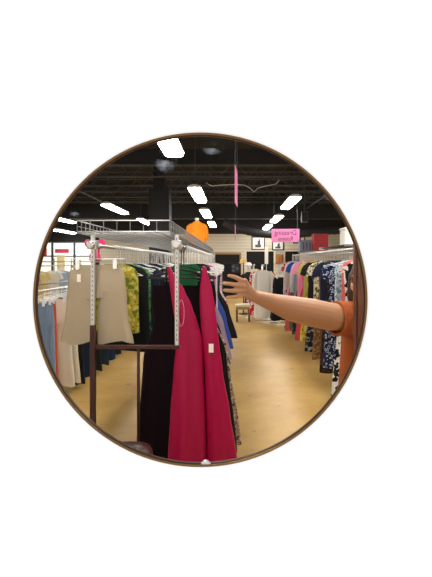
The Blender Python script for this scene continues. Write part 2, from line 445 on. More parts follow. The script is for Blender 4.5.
# black pillar, beam, joists, duct, cable
pl = MB().box((-2.3, 11.75, 0), (-1.75, 12.25, 3.5)).build('pillar', M['black_paint']); struct(pl, 'square black pillar rising behind the wire shelf', 'pillar')
MB().box((-2.2, 11.85, 3.5), (-1.88, 12.15, ZC)).build('pillar_post', M['black_paint'], pl)
struct(MB().box((XL, 16.8, 3.2), (XR, 17.2, 3.75)).build('beam', M['black_paint']), 'deep black beam across the far ceiling', 'beam')
struct(MB().box((XL, 9.9, 3.75), (XR, 10.15, 4.1)).build('beam', M['black_paint']), 'black beam across the ceiling near the pillar', 'beam')
jl = ['over the pillar', 'second behind the near beam', 'third behind the near beam', 'fourth behind the near beam', 'last one before the far beam', 'just behind the far beam', 'nearest the far wall']
for i, y in enumerate((11.2, 12.5, 13.6, 14.7, 15.8, 18.0, 19.1)):
    j = MB()
    for zz in (3.72, 4.12):
        for dy in (-.03, .03): j.tube([(XL, y + dy, zz), (XR, y + dy, zz)], .022, 4)
    x = XL; up = True
    while x < XR - .4:
        j.tube([(x, y, 3.72 if up else 4.12), (x + .38, y, 4.12 if up else 3.72)], .013, 4); x += .38; up = not up
    struct(j.build('ceiling_joist', M['joist']), 'open web steel joist, ' + jl[i], 'joist')
for x, y0, y1, z, l in ((-4.6, 9, 19.5, 3.62, 'thin pipe under the joists left of the pillar'), (2.9, 9, 19.5, 3.6, 'thin pipe under the joists beyond the pink sign')):
    struct(MB().tube([(x, y0, z), (x, y1, z)], .03, 8).build('ceiling_pipe', M['joist'], smooth=True), l, 'pipe')
db = MB(); pts = []
path = [P(224, 222, 15.2), P(238, 229, 15.2), P(255, 233, 15.25), P(275, 235, 15.3), P(298, 234, 15.35), P(325, 231, 15.4), P(350, 230, 15.45)]
for a, b_ in zip(path, path[1:]):
    for k in range(8): pts.append(a.lerp(b_, k / 8))
db.tube(pts, [.15 if i % 2 else .13 for i in range(len(pts))], 14)
dk = db.build('flexible_duct', M['black_paint'], smooth=True)
for i in (8, 20, 32, 44): MB().tube([pts[i], (pts[i].x, pts[i].y, ZC - .01)], .008, 5).build('hanging_strap', M['black_paint'], dk)
tag(dk, 'black ribbed air duct sagging above the pink sign', 'duct')
cb = MB(); pts = []
pth = [(206, 183), (212, 186), (222, 185), (234, 184.5), (244, 185), (250, 188), (254, 192), (258, 188), (266, 186), (276, 184), (280, 179)]
for a, b_ in zip(pth, pth[1:]):
    for k in range(4): t = k / 4; pts.append(P(a[0] + (b_[0] - a[0]) * t, a[1] + (b_[1] - a[1]) * t, 9.0))
cb.tube(pts, .007, 6); tag(cb.build('ceiling_cable', M['paper'], smooth=True), 'loose white cable drooping under the black ceiling', 'cable')
sp = thing('wall_speaker', 'small grey loudspeaker hanging from the ceiling behind the pink sign', 'speaker', P(304.5, 217, 13.5))
MB().box((-.1, -.09, -.17), (.1, .09, .17)).build('cabinet', M['joist'], sp, bevel=.01); MB().tube([(0, 0, .17), (0, 0, ZC - P(304.5, 217, 13.5).z)], .012, 6).build('bracket', M['joist'], sp)
MB().box((-.085, -.097, -.15), (.085, -.091, .15)).build('grille', M['black_paint'], sp)

def ceiling_light(x, y, label, z=3.0):
    r = thing('ceiling_light', label, 'ceiling light', (x, y, z), 0, 'fluorescent ceiling fixtures')
    hb = MB()
    rings = []
    for yy in (-.98, .98):
        rings.append(hb.ring([(-.14, yy, .02), (.14, yy, .02), (.125, yy, .06), (.05, yy, .085), (-.05, yy, .085), (-.125, yy, .06)]))
    hb.bridge(rings[0], rings[1]); hb.f += [tuple(rings[0]), tuple(rings[1])]
    hb.build('housing', M['lamp_white'], r)
    db_ = MB(); rings = []
    for yy in (-.965, .965):
        rings.append(db_.ring([(-.13, yy, .018), (-.125, yy, -.012), (-.09, yy, -.03), (.09, yy, -.03), (.125, yy, -.012), (.13, yy, .018)]))
    db_.bridge(rings[0], rings[1]); db_.f += [tuple(rings[0]), tuple(rings[1])]
    db_.build('diffuser', M['lamp_glow'], r)
    for yy in (-.8, .8): MB().tube([(0, yy, .085), (0, yy, ZC - z)], .005, 5).build('suspension_wire', M['joist'], r)
    return r
X1 = XZ(170, 5.3) 
ceiling_light(-.82, 5.05, 'long ceiling light at the very top of the mirror')
ceiling_light(-.79, 9.75, 'ceiling light over the orange shirt, second of that row')
ceiling_light(-.84, 13.5, 'third ceiling light of the row over the orange shirt')
ceiling_light(-.84, 17.3, 'farthest and smallest ceiling light of the row over the orange shirt')
ceiling_light(1.46, 11.0, 'large ceiling light right above the pink sign')
ceiling_light(1.52, 15.1, 'middle ceiling light above and behind the pink sign')
ceiling_light(1.49, 18.6, 'smallest ceiling light, just over the top of the pink sign')
ceiling_light(-3.35, 12.3, 'ceiling light beside the black pillar, above the wire basket fence')
ceiling_light(-3.3, 16.2, 'smaller ceiling light half hidden behind the basket fence by the pillar')
ceiling_light(-6.1, 15.4, 'upper ceiling light above the bright shop windows')
ceiling_light(-7.2, 18.4, 'lower ceiling light above the bright shop windows', 2.8)
for x, y in ((-.82, 1.9), (-3.35, 4.5), (-3.35, 7.0), (1.46, 5.5), (1.46, 2.6), (4.2, 4), (5.2, 8), (5.2, 12.5), (-6.1, 10.5), (-6.1, 6)):  # unseen fixtures, added to brighten the shop from overhead
    r = ceiling_light(x, y, 'unseen added ceiling light overhead, outside the view of the mirror')

# ------------------------------------------------------------------ hanging signs
def hang_sign(name, label, c, w_, h_, rz, text=None):
    r = thing(name, label, 'sign', c, rz)
    MB().box((-w_ / 2, -.004, -h_ / 2), (w_ / 2, .004, h_ / 2)).build('board', M['pink_card'], r)
    for s_ in (-1, 1): MB().tube([(s_ * w_ * .42, 0, h_ / 2), (s_ * w_ * .42, 0, ZC - c[2])], .004, 5).build('wire', M['joist'], r)
    if text:
        for ln, zz in zip(text, (.055, -.095)):
            cu = bpy.data.curves.new('lettering', 'FONT'); cu.body = ln; cu.size = .16; cu.align_x = 'CENTER'; cu.extrude = .001
            o = bpy.data.objects.new('tmp', cu); C.objects.link(o)
            me = bpy.data.meshes.new_from_object(o.evaluated_get(bpy.context.evaluated_depsgraph_get())); bpy.data.objects.remove(o)
            xs = [v.co.x for v in me.vertices]; k = .58 * (1 if len(ln) > 6 else .66) / (max(xs) - min(xs))
            for v in me.vertices: v.co = (-v.co.x * k, -.0062 - v.co.z, v.co.y * k * 1.15 + zz - .04)      # a mirror image: the writing reads backwards
            me.flip_normals(); me.materials.append(M['ink'])
            t = bpy.data.objects.new('lettering', me); C.objects.link(t); t.parent = r
    return r
hang_sign('hanging_sign', 'pink hanging sign with the words Dressing Rooms in mirror writing', P(285.5, 235.5, 11.5), .74, .35, -.06, ('Dressing', 'Rooms'))
hang_sign('hanging_sign', 'tall pink sign seen edge-on, high under the ceiling', P(236.2, 187, 6), .5, .5, 1.5)
hang_sign('hanging_sign', 'small pink sign seen edge-on, above the phone', P(235.3, 233, 12.2), .5, .44, 1.53)

# ------------------------------------------------------------------ pictures on the far wall
for px0, px1, py0, py1, l, k in ((251.5, 265, 236.5, 250, 'square framed picture on the slat wall over the dark opening', 0), (272, 284, 241, 250.4, 'framed picture on the slat wall half behind the pink sign', 1),
                              (293, 305, 235, 243.5, 'framed picture on the slat wall beside the pink sign, above the grey bin', 2)):
    d = YB - .035; c = Vector((XZ((px0 + px1) / 2, d), d, ZZ((py0 + py1) / 2, d))); hw, hh = (px1 - px0) * d / F / 2, (py1 - py0) * d / F / 2
    r = thing('framed_picture', l, 'picture', c)
    f_ = MB()
    for a, b_ in (((-hw, -hh), (hw, -hh + .05)), ((-hw, hh - .05), (hw, hh)), ((-hw, -hh + .05), (-hw + .05, hh - .05)), ((hw - .05, -hh + .05), (hw, hh - .05))): f_.box((a[0], -.03, a[1]), (b_[0], 0, b_[1]))
    f_.build('frame', M['black_paint'], r); MB().box((-hw + .05, -.012, -hh + .05), (hw - .05, -.001, hh - .05)).build('mat_board', M['paper'], r)
    a_ = MB().box((-hw * .45, -.016, -hh * .6), (hw * .4, -.0125, -hh * .2)); a_.box((-hw * .1, -.016, -hh * .2), (hw * .3, -.0125, hh * .35)); a_.box((hw * .05, -.016, hh * .35), (hw * .25, -.0125, hh * .6)); a_.build('artwork', M['joist'], r)

# ------------------------------------------------------------------ racks
def rack(name, label, xs, y0, y1, zr, zs, feet=True):
    """double-rail floor rack running away from the mirror"""
    r = thing(name, label, 'clothes rack', ((xs[0] + xs[-1]) / 2, (y0 + y1) / 2, 0))
    ox, oy = r.location.x, r.location.y
    for x in xs:
        MB().tube([(x - ox, y0 - .02 - oy, zr), (x - ox, y1 + .02 - oy, zr)], .0125, 10).build('rail', M['chrome'], r, True)
        for y in (y0, y1):
            MB().box((x - ox - .013, y - oy - .013, .05), (x - ox + .013, y - oy + .013, zs - .012)).build('upright', M['chrome'], r)
    for y in (y0, y1):
        MB().box((min(xs) - ox - .2, y - oy - .02, .02), (max(xs) - ox + .2, y - oy + .02, .05)).build('foot', M['black_paint'], r)
    return r

ZR, ZS = 1.607, 1.675
XA, XB = XZ(93, 2.7), XZ(177, 2.7)
YA, YE = 2.7, 8.1
nr = thing('garment_rack', 'near chrome and brown garment rack with a wire basket shelf on top', 'clothes rack', ((XA + XB) / 2, YA, 0))
ox, oy = nr.location.x, nr.location.y
for x in (XA, XB):
    MB().tube([(x - ox, -.06, ZR), (x - ox, YE - oy + .02, ZR)], .0125, 10).build('rail', M['chrome'], nr, True)
    k = MB().box((x - ox - .03, -.03, ZR - .028), (x - ox + .03, .022, ZR + .028)); k.lathe([(.02, -.03), (.026, -.02), (.026, 0)], (x - ox, -.035, ZR), 14, 'Y'); k.build('bracket', M['chrome'], nr, bevel=.004)
zb = ZZ(347, 2.7)
def upright(x, z0, z1, y, m):
    u = MB().box((x - ox - .0125, y - .0125, z0), (x - ox + .0125, y + .0125, z1)); o = u.build('upright', m, nr, bevel=.003)
    s_ = MB(); z = z0 + .03
    while z < z1 - .03: s_.box((x - ox - .0022, y - .0135, z), (x - ox + .0022, y - .0125, z + .012)); z += .03
    s_.build('slot', M['black_paint'], o)
zsp = ZZ(325, 2.7)
upright(XA, zsp, ZS - .006, 0, M['chrome']); MB().box((XA - ox - .016, -.016, .04), (XA - ox + .016, .016, zsp)).build('leg', M['brown_metal'], nr, bevel=.003)
upright(XB, zb + .012, ZS - .006, 0, M['chrome'])
MB().box((XA - ox + .0165, -.012, zb - .012), (XB - ox + .02, .012, zb + .012)).build('crossbar', M['brown_metal'], nr, bevel=.003)
xm = XZ(138.5, 2.7) - ox
MB().box((xm - .008, -.008, .04), (xm + .008, .008, zb - .0125)).build('leg', M['brown_metal'], nr)
MB().box((XA - ox - .15, -.025, .005), (xm + .2, .025, .04)).build('foot', M['brown_metal'], nr, bevel=.006)
for x in (XA, XB): MB().box((x - ox - .014, YE - oy - .014, .04), (x - ox + .014, YE - oy + .014, ZS - .006)).build('leg', M['chrome'], nr)
MB().box((XA - ox - .15, YE - oy - .025, .005), (XB - ox + .15, YE - oy + .025, .04)).build('foot', M['brown_metal'], nr, bevel=.006)
SX0, SX1, SY0, SY1 = XZ(77, 2.6), XZ(170, 2.6), 2.6, 8.3
sh = MB()
for i in range(12):
    x = SX0 + (SX1 - SX0) * i / 11 - ox; sh.tube([(x, SY0 - oy, ZS), (x, SY1 - oy, ZS)], .003 if i not in (0, 11) else .0055, 4)
y = SY0
while y <= SY1 + .01: sh.tube([(SX0 - ox, y - oy, ZS + .005), (SX1 - ox, y - oy, ZS + .005)], .0025, 4); y += .06
sh.build('wire_shelf', M['wire'], nr)
def fence(p0, p1, h, step, diag=False):
    a, b_ = Vector(p0), Vector(p1); f_ = MB(); L = (b_ - a).length; up = Vector((0, 0, h)); m_ = max(2, int(L / step))
    f_.tube([a + up, b_ + up], .0045, 5); f_.tube([a, b_], .0045, 5)
    for i in range(m_ + 1): q = a.lerp(b_, i / m_); f_.tube([q, q + up], .003, 4)
    if diag: f_.tube([a + up * .5, b_ + up * .5], .002, 4)
    f_.build('basket_fence', M['wire'], nr)
hz = .067
fence((SX0 - ox, SY0 - oy, ZS + .008), (SX1 - ox, SY0 - oy, ZS + .008), hz, .075)
fence((SX1 - ox, SY0 - oy, ZS + .008), (SX1 - ox, SY1 - oy, ZS + .008), hz, .075, True)
fence((SX0 - ox, SY0 - oy, ZS + .008), (SX0 - ox, SY1 - oy, ZS + .008), hz, .075, True)

# ---- khaki shorts
ys = 2.778
sx = XA
shorts = trousers('shorts', 'khaki knee-length shorts with a price tag, clipped on the near rack', 'shorts', (sx, ys, ZR), M['khaki'], L=.5, hw=.172, leg=.118, seed=4, spread=.122, hd=.035, hip=.22)
shorts.rotation_euler = (0, 0, 0)
MB().box((-.118, -.0325, -.235), (-.094, -.031, -.185)).build('price_tag', M['paper'], shorts)
fl = MB().tube([(0, -.036, -.155), (.002, -.034, -.3)], .003, 5); fl.build('fly_seam', M['khaki'], shorts)
clip_hanger((sx, ys, ZR), 'clear clip hanger holding the khaki shorts', .16)

# ---- hot pink gown, its two front panels meeting in a deep fold
yg = 2.93
gw = thing('evening_gown', 'hot pink satin evening gown with a plunging neckline on a black hanger', 'dress', (XB, yg, ZR))
def gx(px): return XZ(px, yg) - XB
def gz(py): return ZZ(py, yg) - ZR
left = [(266.5, 167.5, 170.5), (275, 168.5, 175), (290, 171, 185), (305, 173, 192), (322, 176, 198), (340, 177, 203), (370, 174, 204), (410, 171, 206), (455, 168.5, 207), (476, 168, 208)]
right = [(266.5, 202.5, 206), (275, 202, 208.5), (290, 200, 212.5), (305, 200, 215), (322, 201, 217), (340, 203, 219), (370, 205, 223), (410, 206.5, 230), (455, 207.5, 237), (476, 208, 240)]
gb = MB()
for k, side in enumerate((left, right)):
    rows = []
    for i, (py, a, b_) in enumerate(side):
        t = i / 9; rows.append((gz(py), (gx(a) + gx(b_)) / 2, (gx(b_) - gx(a)) / 2, .012 + .028 * min(1, max(0, t - .25) * 1.8)))
    loft(gb, rows, k=40, n=28, fold=.28, nf=2.2, seed=11 + k, yoff=-.026)
gb.build('body', M['satin'], gw, True)
tg = thing  # price tag and ribbon are parts of the gown
MB().box((gx(209.5), -.082, gz(350)), (gx(214), -.08, gz(341.5))).build('price_tag', M['paper'], gw)
rb = MB(); rb.tube([(gx(182 + 3.2 * math.sin(t) * (1 if t < PI else .6)), -.06, gz(299 + 13 * (1 - math.cos(t)))) for t in [2 * PI * i / 20 for i in range(20)]], .0022, 5, closed=True); rb.build('ribbon_loop', M['satin'], gw)['label'] = 'pale hanging loop'
gw.children[-1].data.materials[0] = fabric('d98aa0')
hanger('black', (XB, yg, ZR), 'wide black velvet hanger carrying the hot pink gown', me=wide_black)
# ---- plum velvet gown behind
yp = 3.07
pg = dress('evening_gown', 'long near-black plum velvet gown behind the hot pink gown', 'dress', (XB, yp, ZR), M['plum'], L=1.44, hw=.235, hem=.345, seed=21, low=.1, hd=.03); pg.rotation_euler = (0, 0, 0)
hanger('black', (XB, yp, ZR), 'slim black hanger carrying the plum velvet gown')

def W(l): return l
near_right = [
    # y, fn, args
    (3.175, top, 'blouse', 'emerald green top showing above the plum velvet gown', 'top', fabric('0a5a30'), dict(L=.55, sleeve='none', hw=.09, hd=.016)),
    (3.28, dress, 'dress', 'long black dress flaring out behind the hot pink gown', 'dress', fabric('09090b'), dict(L=1.42, hw=.22, hem=.385, hd=.02, low=.08)),
    (3.42, dress, 'dress', 'cream dress with brown floral hem reaching the floor behind the black dress', 'dress', printed(('5b4038', 'b9a48c', '8d6f5a', 'cdbfae'), 'floral', 30), dict(L=1.44, hw=.2, hem=.42, hd=.022, low=.08)),
    (3.64, top, 'jacket', 'black sleeveless jacket behind the pink gown straps', 'jacket', fabric('0b0b0c'), dict(L=.72, sleeve='none', hw=.165)),
    (3.84, top, 'blouse', 'black lace top on the near rack, beside the phone', 'top', fabric('131216'), dict(L=.62, sleeve='none', hw=.165)),
    (4.05, dress, 'dress', 'black knee dress below the phone on the near rack', 'dress', fabric('0d0d12'), dict(L=.95, hw=.165, hem=.33)),
    (4.4, top, 'blouse', 'magenta blouse peeping out below the black tops near the phone', 'blouse', fabric('b3236c'), dict(L=.74, sleeve='none', hw=.165)),
    (4.75, dress, 'dress', 'lilac grey dress hanging past the black dresses', 'dress', fabric('9a86a0'), dict(L=1.05, hw=.165, hem=.34, sleeve='none')),
    (5.1, top, 'blouse', 'white blouse among the black tops of the near rack', 'blouse', fabric('c9c7c4'), dict(L=.6, sleeve='none', hw=.165)),
    (5.5, dress, 'dress', 'royal blue dress hanging below the hand', 'dress', fabric('2f4c9c'), dict(L=1.1, hw=.165, hem=.36, sleeve='none')),
    (5.9, top, 'cardigan', 'black cardigan hanging below the hand past the blue dress', 'cardigan', fabric('0c0c0f'), dict(L=1.0, sleeve='none', hw=.165)),
    (6.4, dress, 'dress', 'black dress with wide hem below the phone, past the cardigan', 'dress', fabric('101014'), dict(L=1.12, hw=.165, hem=.42, sleeve='none')),
    (6.9, dress, 'dress', 'pink print dress near the far end of the near rack', 'dress', printed(('c04a78', 'd9a4b4', 'efe3e0'), 'floral', 25), dict(L=1.2, hw=.165, hem=.38)),
    (7.4, top, 'blouse', 'grey striped blouse near the far end of the near rack', 'blouse', printed(('8c8c90', 'cfcfd2'), 'stripes', 12), dict(L=.7, sleeve='none', hw=.165)),
]
near_left = [
    (3.2, top, 'blouse', 'yellow tropical print top next to the khaki shorts', 'top', printed(('5f6e22', 'b39a34', '8b9434', 'c9b65a'), 'floral', 28), dict(L=.5, sleeve='none', hw=.178, hd=.022)),
    (3.35, top, 'blouse', 'black sleeveless top under the crossbar behind the khaki shorts', 'top', fabric('0d0d10'), dict(L=.67, sleeve='none', hw=.22, hd=.018)),
    (3.5, top, 'blouse', 'green and blue tropical print top next to the yellow one', 'top', printed(('1f5a6a', '4f8a3c', '7fa63a', '2b7a86'), 'floral', 34), dict(L=.56, sleeve='none', hw=.21, hd=.024)),
    (3.8, top, 'blouse', 'navy blue top beside the plum gown on the near rack', 'top', fabric('152238'), dict(L=.7, sleeve='short', hw=.2)),
    (4.1, top, 'blouse', 'black top on a black hanger between green print top and plum gown', 'top', fabric('0a0a0b'), dict(L=.76, sleeve='short', hw=.2)),
    (4.5, dress, 'dress', 'charcoal dress deeper on the near rack behind the navy top', 'dress', fabric('1c1c20'), dict(L=.82, hw=.2, hem=.26)),
    (4.9, top, 'blouse', 'teal top deeper on the near rack behind the charcoal dress', 'top', fabric('1d4a50'), dict(L=.7, sleeve='short', hw=.2)),
    (5.4, top, 'blouse', 'white top deeper on the near rack behind the teal top', 'top', fabric('b9b9b6'), dict(L=.7, sleeve='short', hw=.2)),
    (6.0, top, 'blouse', 'dark green top deeper on the near rack behind the white top', 'top', fabric('18301f'), dict(L=.8, sleeve='short', hw=.2)),
    (6.7, top, 'blouse', 'burgundy top deeper on the near rack behind the dark green top', 'top', fabric('3d1018'), dict(L=.8, sleeve='short', hw=.2)),
]
sd = 30
for X, lst in ((XB, near_right), (XA, near_left)):
    for y, fn, nm, l, cat, m, kw in lst:
        sd += 1; o = fn(nm, l, cat, (X, y, ZR), m, seed=sd, **kw)
        hanger('white', (X, y, ZR), 'clear hanger holding a garment deeper in the near rack', 'filled clear hangers on the near rack', me=fit(kw.get('hw', .21), 0 if kw.get('sleeve', 'none' if fn is dress else 'short') == 'none' else .055), rz=o.rotation_euler.z)
rnd = random.Random(5)
for X, lst in ((XB, near_right), (XA, near_left)):
    ys_ = [q[0] for q in lst]; y = 3.22
    while y < 7.9:
        if min(abs(y - q) for q in ys_) > .05:
            hanger('white', (X, y, ZR), 'empty clear plastic hanger crowded along the near rack', 'empty clear hangers on the near rack', me=rnd.choice(EMPTY), rz=rnd.uniform(-.09, .09)).rotation_euler.y = rnd.uniform(-.13, .13)
        y += .055

# ---- orange shirt on a bust form, standing on the wire shelf
YO = 7.0
bf = thing('bust_form', 'bright orange shirt on a bust form, standing on the wire shelf', 'bust form', (XZ(197, YO), YO, ZS + .008))
z0 = .0
hgt = ZZ(219, YO) - ZS - .008
MB().lathe([(.07, 0), (.075, .004), (.075, .012), (.02, .016)], n=20).build('base', M['clear_plastic'], bf, True)
bd = MB(); rows = [(hgt - .035, 0, .035, .035), (hgt - .06, 0, .075, .05), (hgt - .1, 0, .125, .065), (hgt * .62, 0, .135, .075), (hgt * .3, 0, .145, .08), (.017, 0, .15, .085)]
loft(bd, rows, k=16, n=28, fold=.08, nf=5, seed=2); bd.build('shirt', mat('orange_jersey', 'f58e06', .8, bump=.2), bf, True)
MB().lathe([(.03, hgt - .06), (.03, hgt - .01), (.036, hgt), (.03, hgt + .012), (.008, hgt + .016)], n=16).build('neck', M['clear_plastic'], bf, True)
for s_ in (-1, 1):
    q = MB(); loft(q, [(hgt - .075, s_ * .085, .03, .035), (hgt - .12, s_ * .13, .04, .045), (hgt - .24, s_ * .15, .038, .045), (hgt - .34, s_ * .155, .03, .04)], k=8, n=14, fold=.1, seed=3); q.build('sleeve', bpy.data.materials['orange_jersey'], bf, True)

# ------------------------------------------------------------------ brown leather bag on the floor at the foot of the rack
yb = 2.42
bx1 = XZ(152.5, yb); bz = ZZ(444.5, yb)
bg = thing('leather_bag', 'dark brown leather bag on the floor under the plum gown', 'bag', (bx1 - .19, yb, 0))
bb = MB()
rings = []
for yy, s_ in ((-.06, .94), (-.045, 1), (.045, 1), (.06, .94)):
    pts = []
    for i in range(24):
        a = 2 * PI * i / 24; c, q = math.cos(a), math.sin(a)
        pts.append((.19 * s_ * math.copysign(abs(c) ** .35, c), yy, bz / 2 + (bz / 2) * s_ * math.copysign(abs(q) ** .3, q) + .012 * (1 - s_)))
    rings.append(bb.ring(pts))
for a, b_ in zip(rings, rings[1:]): bb.bridge(a, b_)
bb.f += [tuple(rings[0]), tuple(rings[-1])]
bb.build('body', M['leather'], bg, True)
MB().tube([(-.1 + .2 * i / 12, -.066, bz - .06 - .09 * math.sin(PI * i / 12)) for i in range(13)], .008, 8).build('handle', M['leather'], bg, True)
MB().box((.12, -.066, .05), (.135, -.0605, bz - .05)).build('trim_strap', M['dark_wood'], bg)

# ------------------------------------------------------------------ long rack of blouses and dresses along the aisle, behind the arm
RX, RZ_ = 1.36, 1.645
R2 = 1.93
rk = rack('garment_rack', 'long chrome rack of dresses and blouses along the aisle behind the arm', (RX, R2), 4.35, 9.75, RZ_, 1.685)
ox, oy = rk.location.x, rk.location.y
for y0_, y1_ in ((5.7, 7.2), (8.8, 9.9)):
    MB().box((RX + .12 - ox, y0_ - oy, 1.725), (R2 + .15 - ox, y1_ - oy, 1.735)).build('top_shelf', M['joist'], rk)
    k = MB()
    for yy in (y0_ + .05, y1_ - .05): k.box((R2 - .012 - ox, yy - .012 - oy, 1.658), (R2 + .012 - ox, yy + .012 - oy, 1.7245)); k.box((RX + .13 - ox, yy - .01 - oy, 1.712), (R2 + .14 - ox, yy + .01 - oy, 1.7245))
    k.build('shelf_bracket', M['chrome'], rk)
E = ' on the rack behind the arm'
aisle = [
    (dress, 'dress', 'white maxi dress with black flower print, first on the rack behind the arm', 'dress', printed(('101012', '1b1b1e', 'd5d2cc', 'c9c6c2'), 'floral', 17), dict(L=1.42, hw=.2, hem=.33)),
    (top, 'blouse', 'coral pink blouse right above the orange shoulder', 'blouse', fabric('e0706a'), dict(L=.62, sleeve='none', hw=.165)),
    (top, 'blouse', 'pale teal and white print blouse beside the coral blouse', 'blouse', printed(('5f8fa8', 'c9d8da', '9fb9c4'), 'floral', 30), dict(L=.72, sleeve='none', hw=.19)),
    (dress, 'dress', 'navy and white tie-dye dress with short sleeves', 'dress', printed(('16213f', '2b3f6e', 'c3cbd8', '1a2547'), 'spots', 26), dict(L=1.3, hw=.21, hem=.275, sleeve='short')),
    (dress, 'dress', 'dark brown long dress below the navy clothes, nearly touching the floor', 'dress', printed(('1c1210', '33211d', '4a342c'), 'floral', 26), dict(L=1.4, hw=.19, hem=.275)),
    (top, 'shirt', 'plain navy short-sleeved shirt beside the tie-dye dress', 'shirt', fabric('121a30'), dict(L=.78, sleeve='short', hw=.22)),
    (dress, 'dress', 'tan leopard print long dress under the arm', 'dress', printed(('2b1d12', '8a6b42', 'b08d5c', '6e4f2e'), 'spots', 34), dict(L=1.34, hw=.2, hem=.285)),
    (top, 'blouse', 'cream paisley blouse next to the navy shirt', 'blouse', printed(('5a523c', 'cbbf9c', 'd8cfb2', '8f8460'), 'floral', 26), dict(L=.8, sleeve='short', hw=.22)),
    (dress, 'dress', 'black and white patterned dress hanging just under the arm', 'dress', printed(('0e0e10', '202022', '88888c'), 'floral', 24), dict(L=1.34, hw=.2, hem=.31)),
    (top, 'blouse', 'black blouse with short sleeves beside the cream paisley one', 'blouse', fabric('101011'), dict(L=.82, sleeve='short', hw=.23)),
    (dress, 'dress', 'mustard yellow dress with red hem below the arm', 'dress', printed(('a88a1c', 'c9b03a', 'd8c865'), 'floral', 12), dict(L=1.27, hw=.21, hem=.31)),
    (top, 'blouse', 'olive yellow blouse beside the black short-sleeved blouse', 'blouse', fabric('a9a050'), dict(L=.7, sleeve='short', hw=.22)),
    (dress, 'dress', 'coral red pleated dress below the arm, next to the mustard dress', 'dress', fabric('c84a52'), dict(L=1.33, hw=.21, hem=.32)),
    (top, 'blouse', 'bubblegum pink blouse in the middle of the rack above the arm', 'blouse', fabric('e583a8'), dict(L=.68, sleeve='short', hw=.24)),
    (dress, 'dress', 'dark grey and black dress below the pink blouse', 'dress', printed(('17191a', '2b2f30', '55595a'), 'floral', 15), dict(L=1.3, hw=.21, hem=.31)),
    (top, 'blouse', 'grey and white striped blouse next to the bubblegum pink blouse', 'blouse', printed(('8f9195', 'd5d5d6'), 'vertical', 22), dict(L=.74, sleeve='long', hw=.23)),
    (dress, 'dress', 'khaki grey dress hanging between the dark grey and salmon dresses', 'dress', fabric('6d6a55'), dict(L=1.3, hw=.21, hem=.31)),
    (top, 'blouse', 'royal blue blouse toward the far end above the arm', 'blouse', fabric('2a4a98'), dict(L=.72, sleeve='short', hw=.24)),
    (dress, 'dress', 'long salmon red dress at the far lower end of the rack', 'dress', fabric('d6605c'), dict(L=1.38, hw=.22, hem=.33)),
    (top, 'blouse', 'white blouse between the royal blue and orange red blouses', 'blouse', fabric('d6d4ce'), dict(L=.72, sleeve='long', hw=.24)),
    (top, 'blouse', 'orange red print blouse toward the far end above the arm', 'blouse', printed(('b8321f', 'd8553a', 'e8d8c8'), 'floral', 16), dict(L=.85, sleeve='short', hw=.25)),
    (dress, 'dress', 'pale blue dress at the far end of the rack, next to the salmon dress', 'dress', fabric('93aac8'), dict(L=1.05, hw=.23, hem=.3, sleeve='short')),
    (top, 'blouse', 'white and blue check blouse, last on the rack behind the arm', 'blouse', printed(('7f92b4', 'dfe2e6'), 'stripes', 14), dict(L=.75, sleeve='short', hw=.25)),
]
y = 4.5
for i, (fn, nm, l, cat, m, kw) in enumerate(aisle):
    o = fn(nm, l, cat, (RX, y, RZ_), m, seed=200 + i, **kw)
    hanger('white', (RX, y, RZ_), 'clear hanger holding a garment on the rack behind the arm', 'filled clear hangers behind the arm', me=fit(kw.get('hw', .21), 0 if kw.get('sleeve', 'none' if fn is dress else 'short') == 'none' else .055), rz=o.rotation_euler.z)
    for d in (.09, .15):
        if i < 22: hanger('white', (RX, y + d, RZ_), 'empty clear hanger crowded along the rack behind the arm', 'empty clear hangers behind the arm', me=EMPTY[(i + int(d * 20)) % 4]).rotation_euler.y = .1 * math.sin(7 * i + 40 * d)
    y += .225
# storage on the top shelf
def bin_(name, label, cat, c, w_, d_, h_, m, lidm):
    r = thing(name, label, cat, c)
    MB().box((-w_ / 2, -d_ / 2, 0), (w_ / 2, d_ / 2, h_ - .03)).build('body', m, r, bevel=.008)
    MB().box((-w_ / 2 - .008, -d_ / 2 - .008, h_ - .029), (w_ / 2 + .008, d_ / 2 + .008, h_)).build('lid', lidm, r, bevel=.005)
    return r
red = mat('red_plastic', 'b01322', .45); gry = mat('grey_plastic', '8690a2', .5)
rb_ = bin_('storage_box', 'bright red storage box on the shelf of the rack behind the arm', 'box', (XZ(320, 9.2), 9.2, 1.736), .3, .28, .36, red, red)
MB().box((-.05, -.147, .02), (.06, -.1405, .07)).build('paper_label', M['paper'], rb_)
gb_ = bin_('storage_box', 'blue-grey storage box beside the bright red box', 'box', (XZ(305.8, 9.5), 9.5, 1.736), .29, .26, .24, gry, gry)
for k in (-.07, .0, .07): MB().box((k - .012, -.134, .03), (k + .012, -.1305, .19)).build('rib', M['joist'], gb_)
bin_('storage_box', 'white cardboard box on the shelf at the wooden cabinet', 'box', (XZ(351, 6.4), 6.4, 1.736), .26, .3, .27, M['paper'], M['paper'])

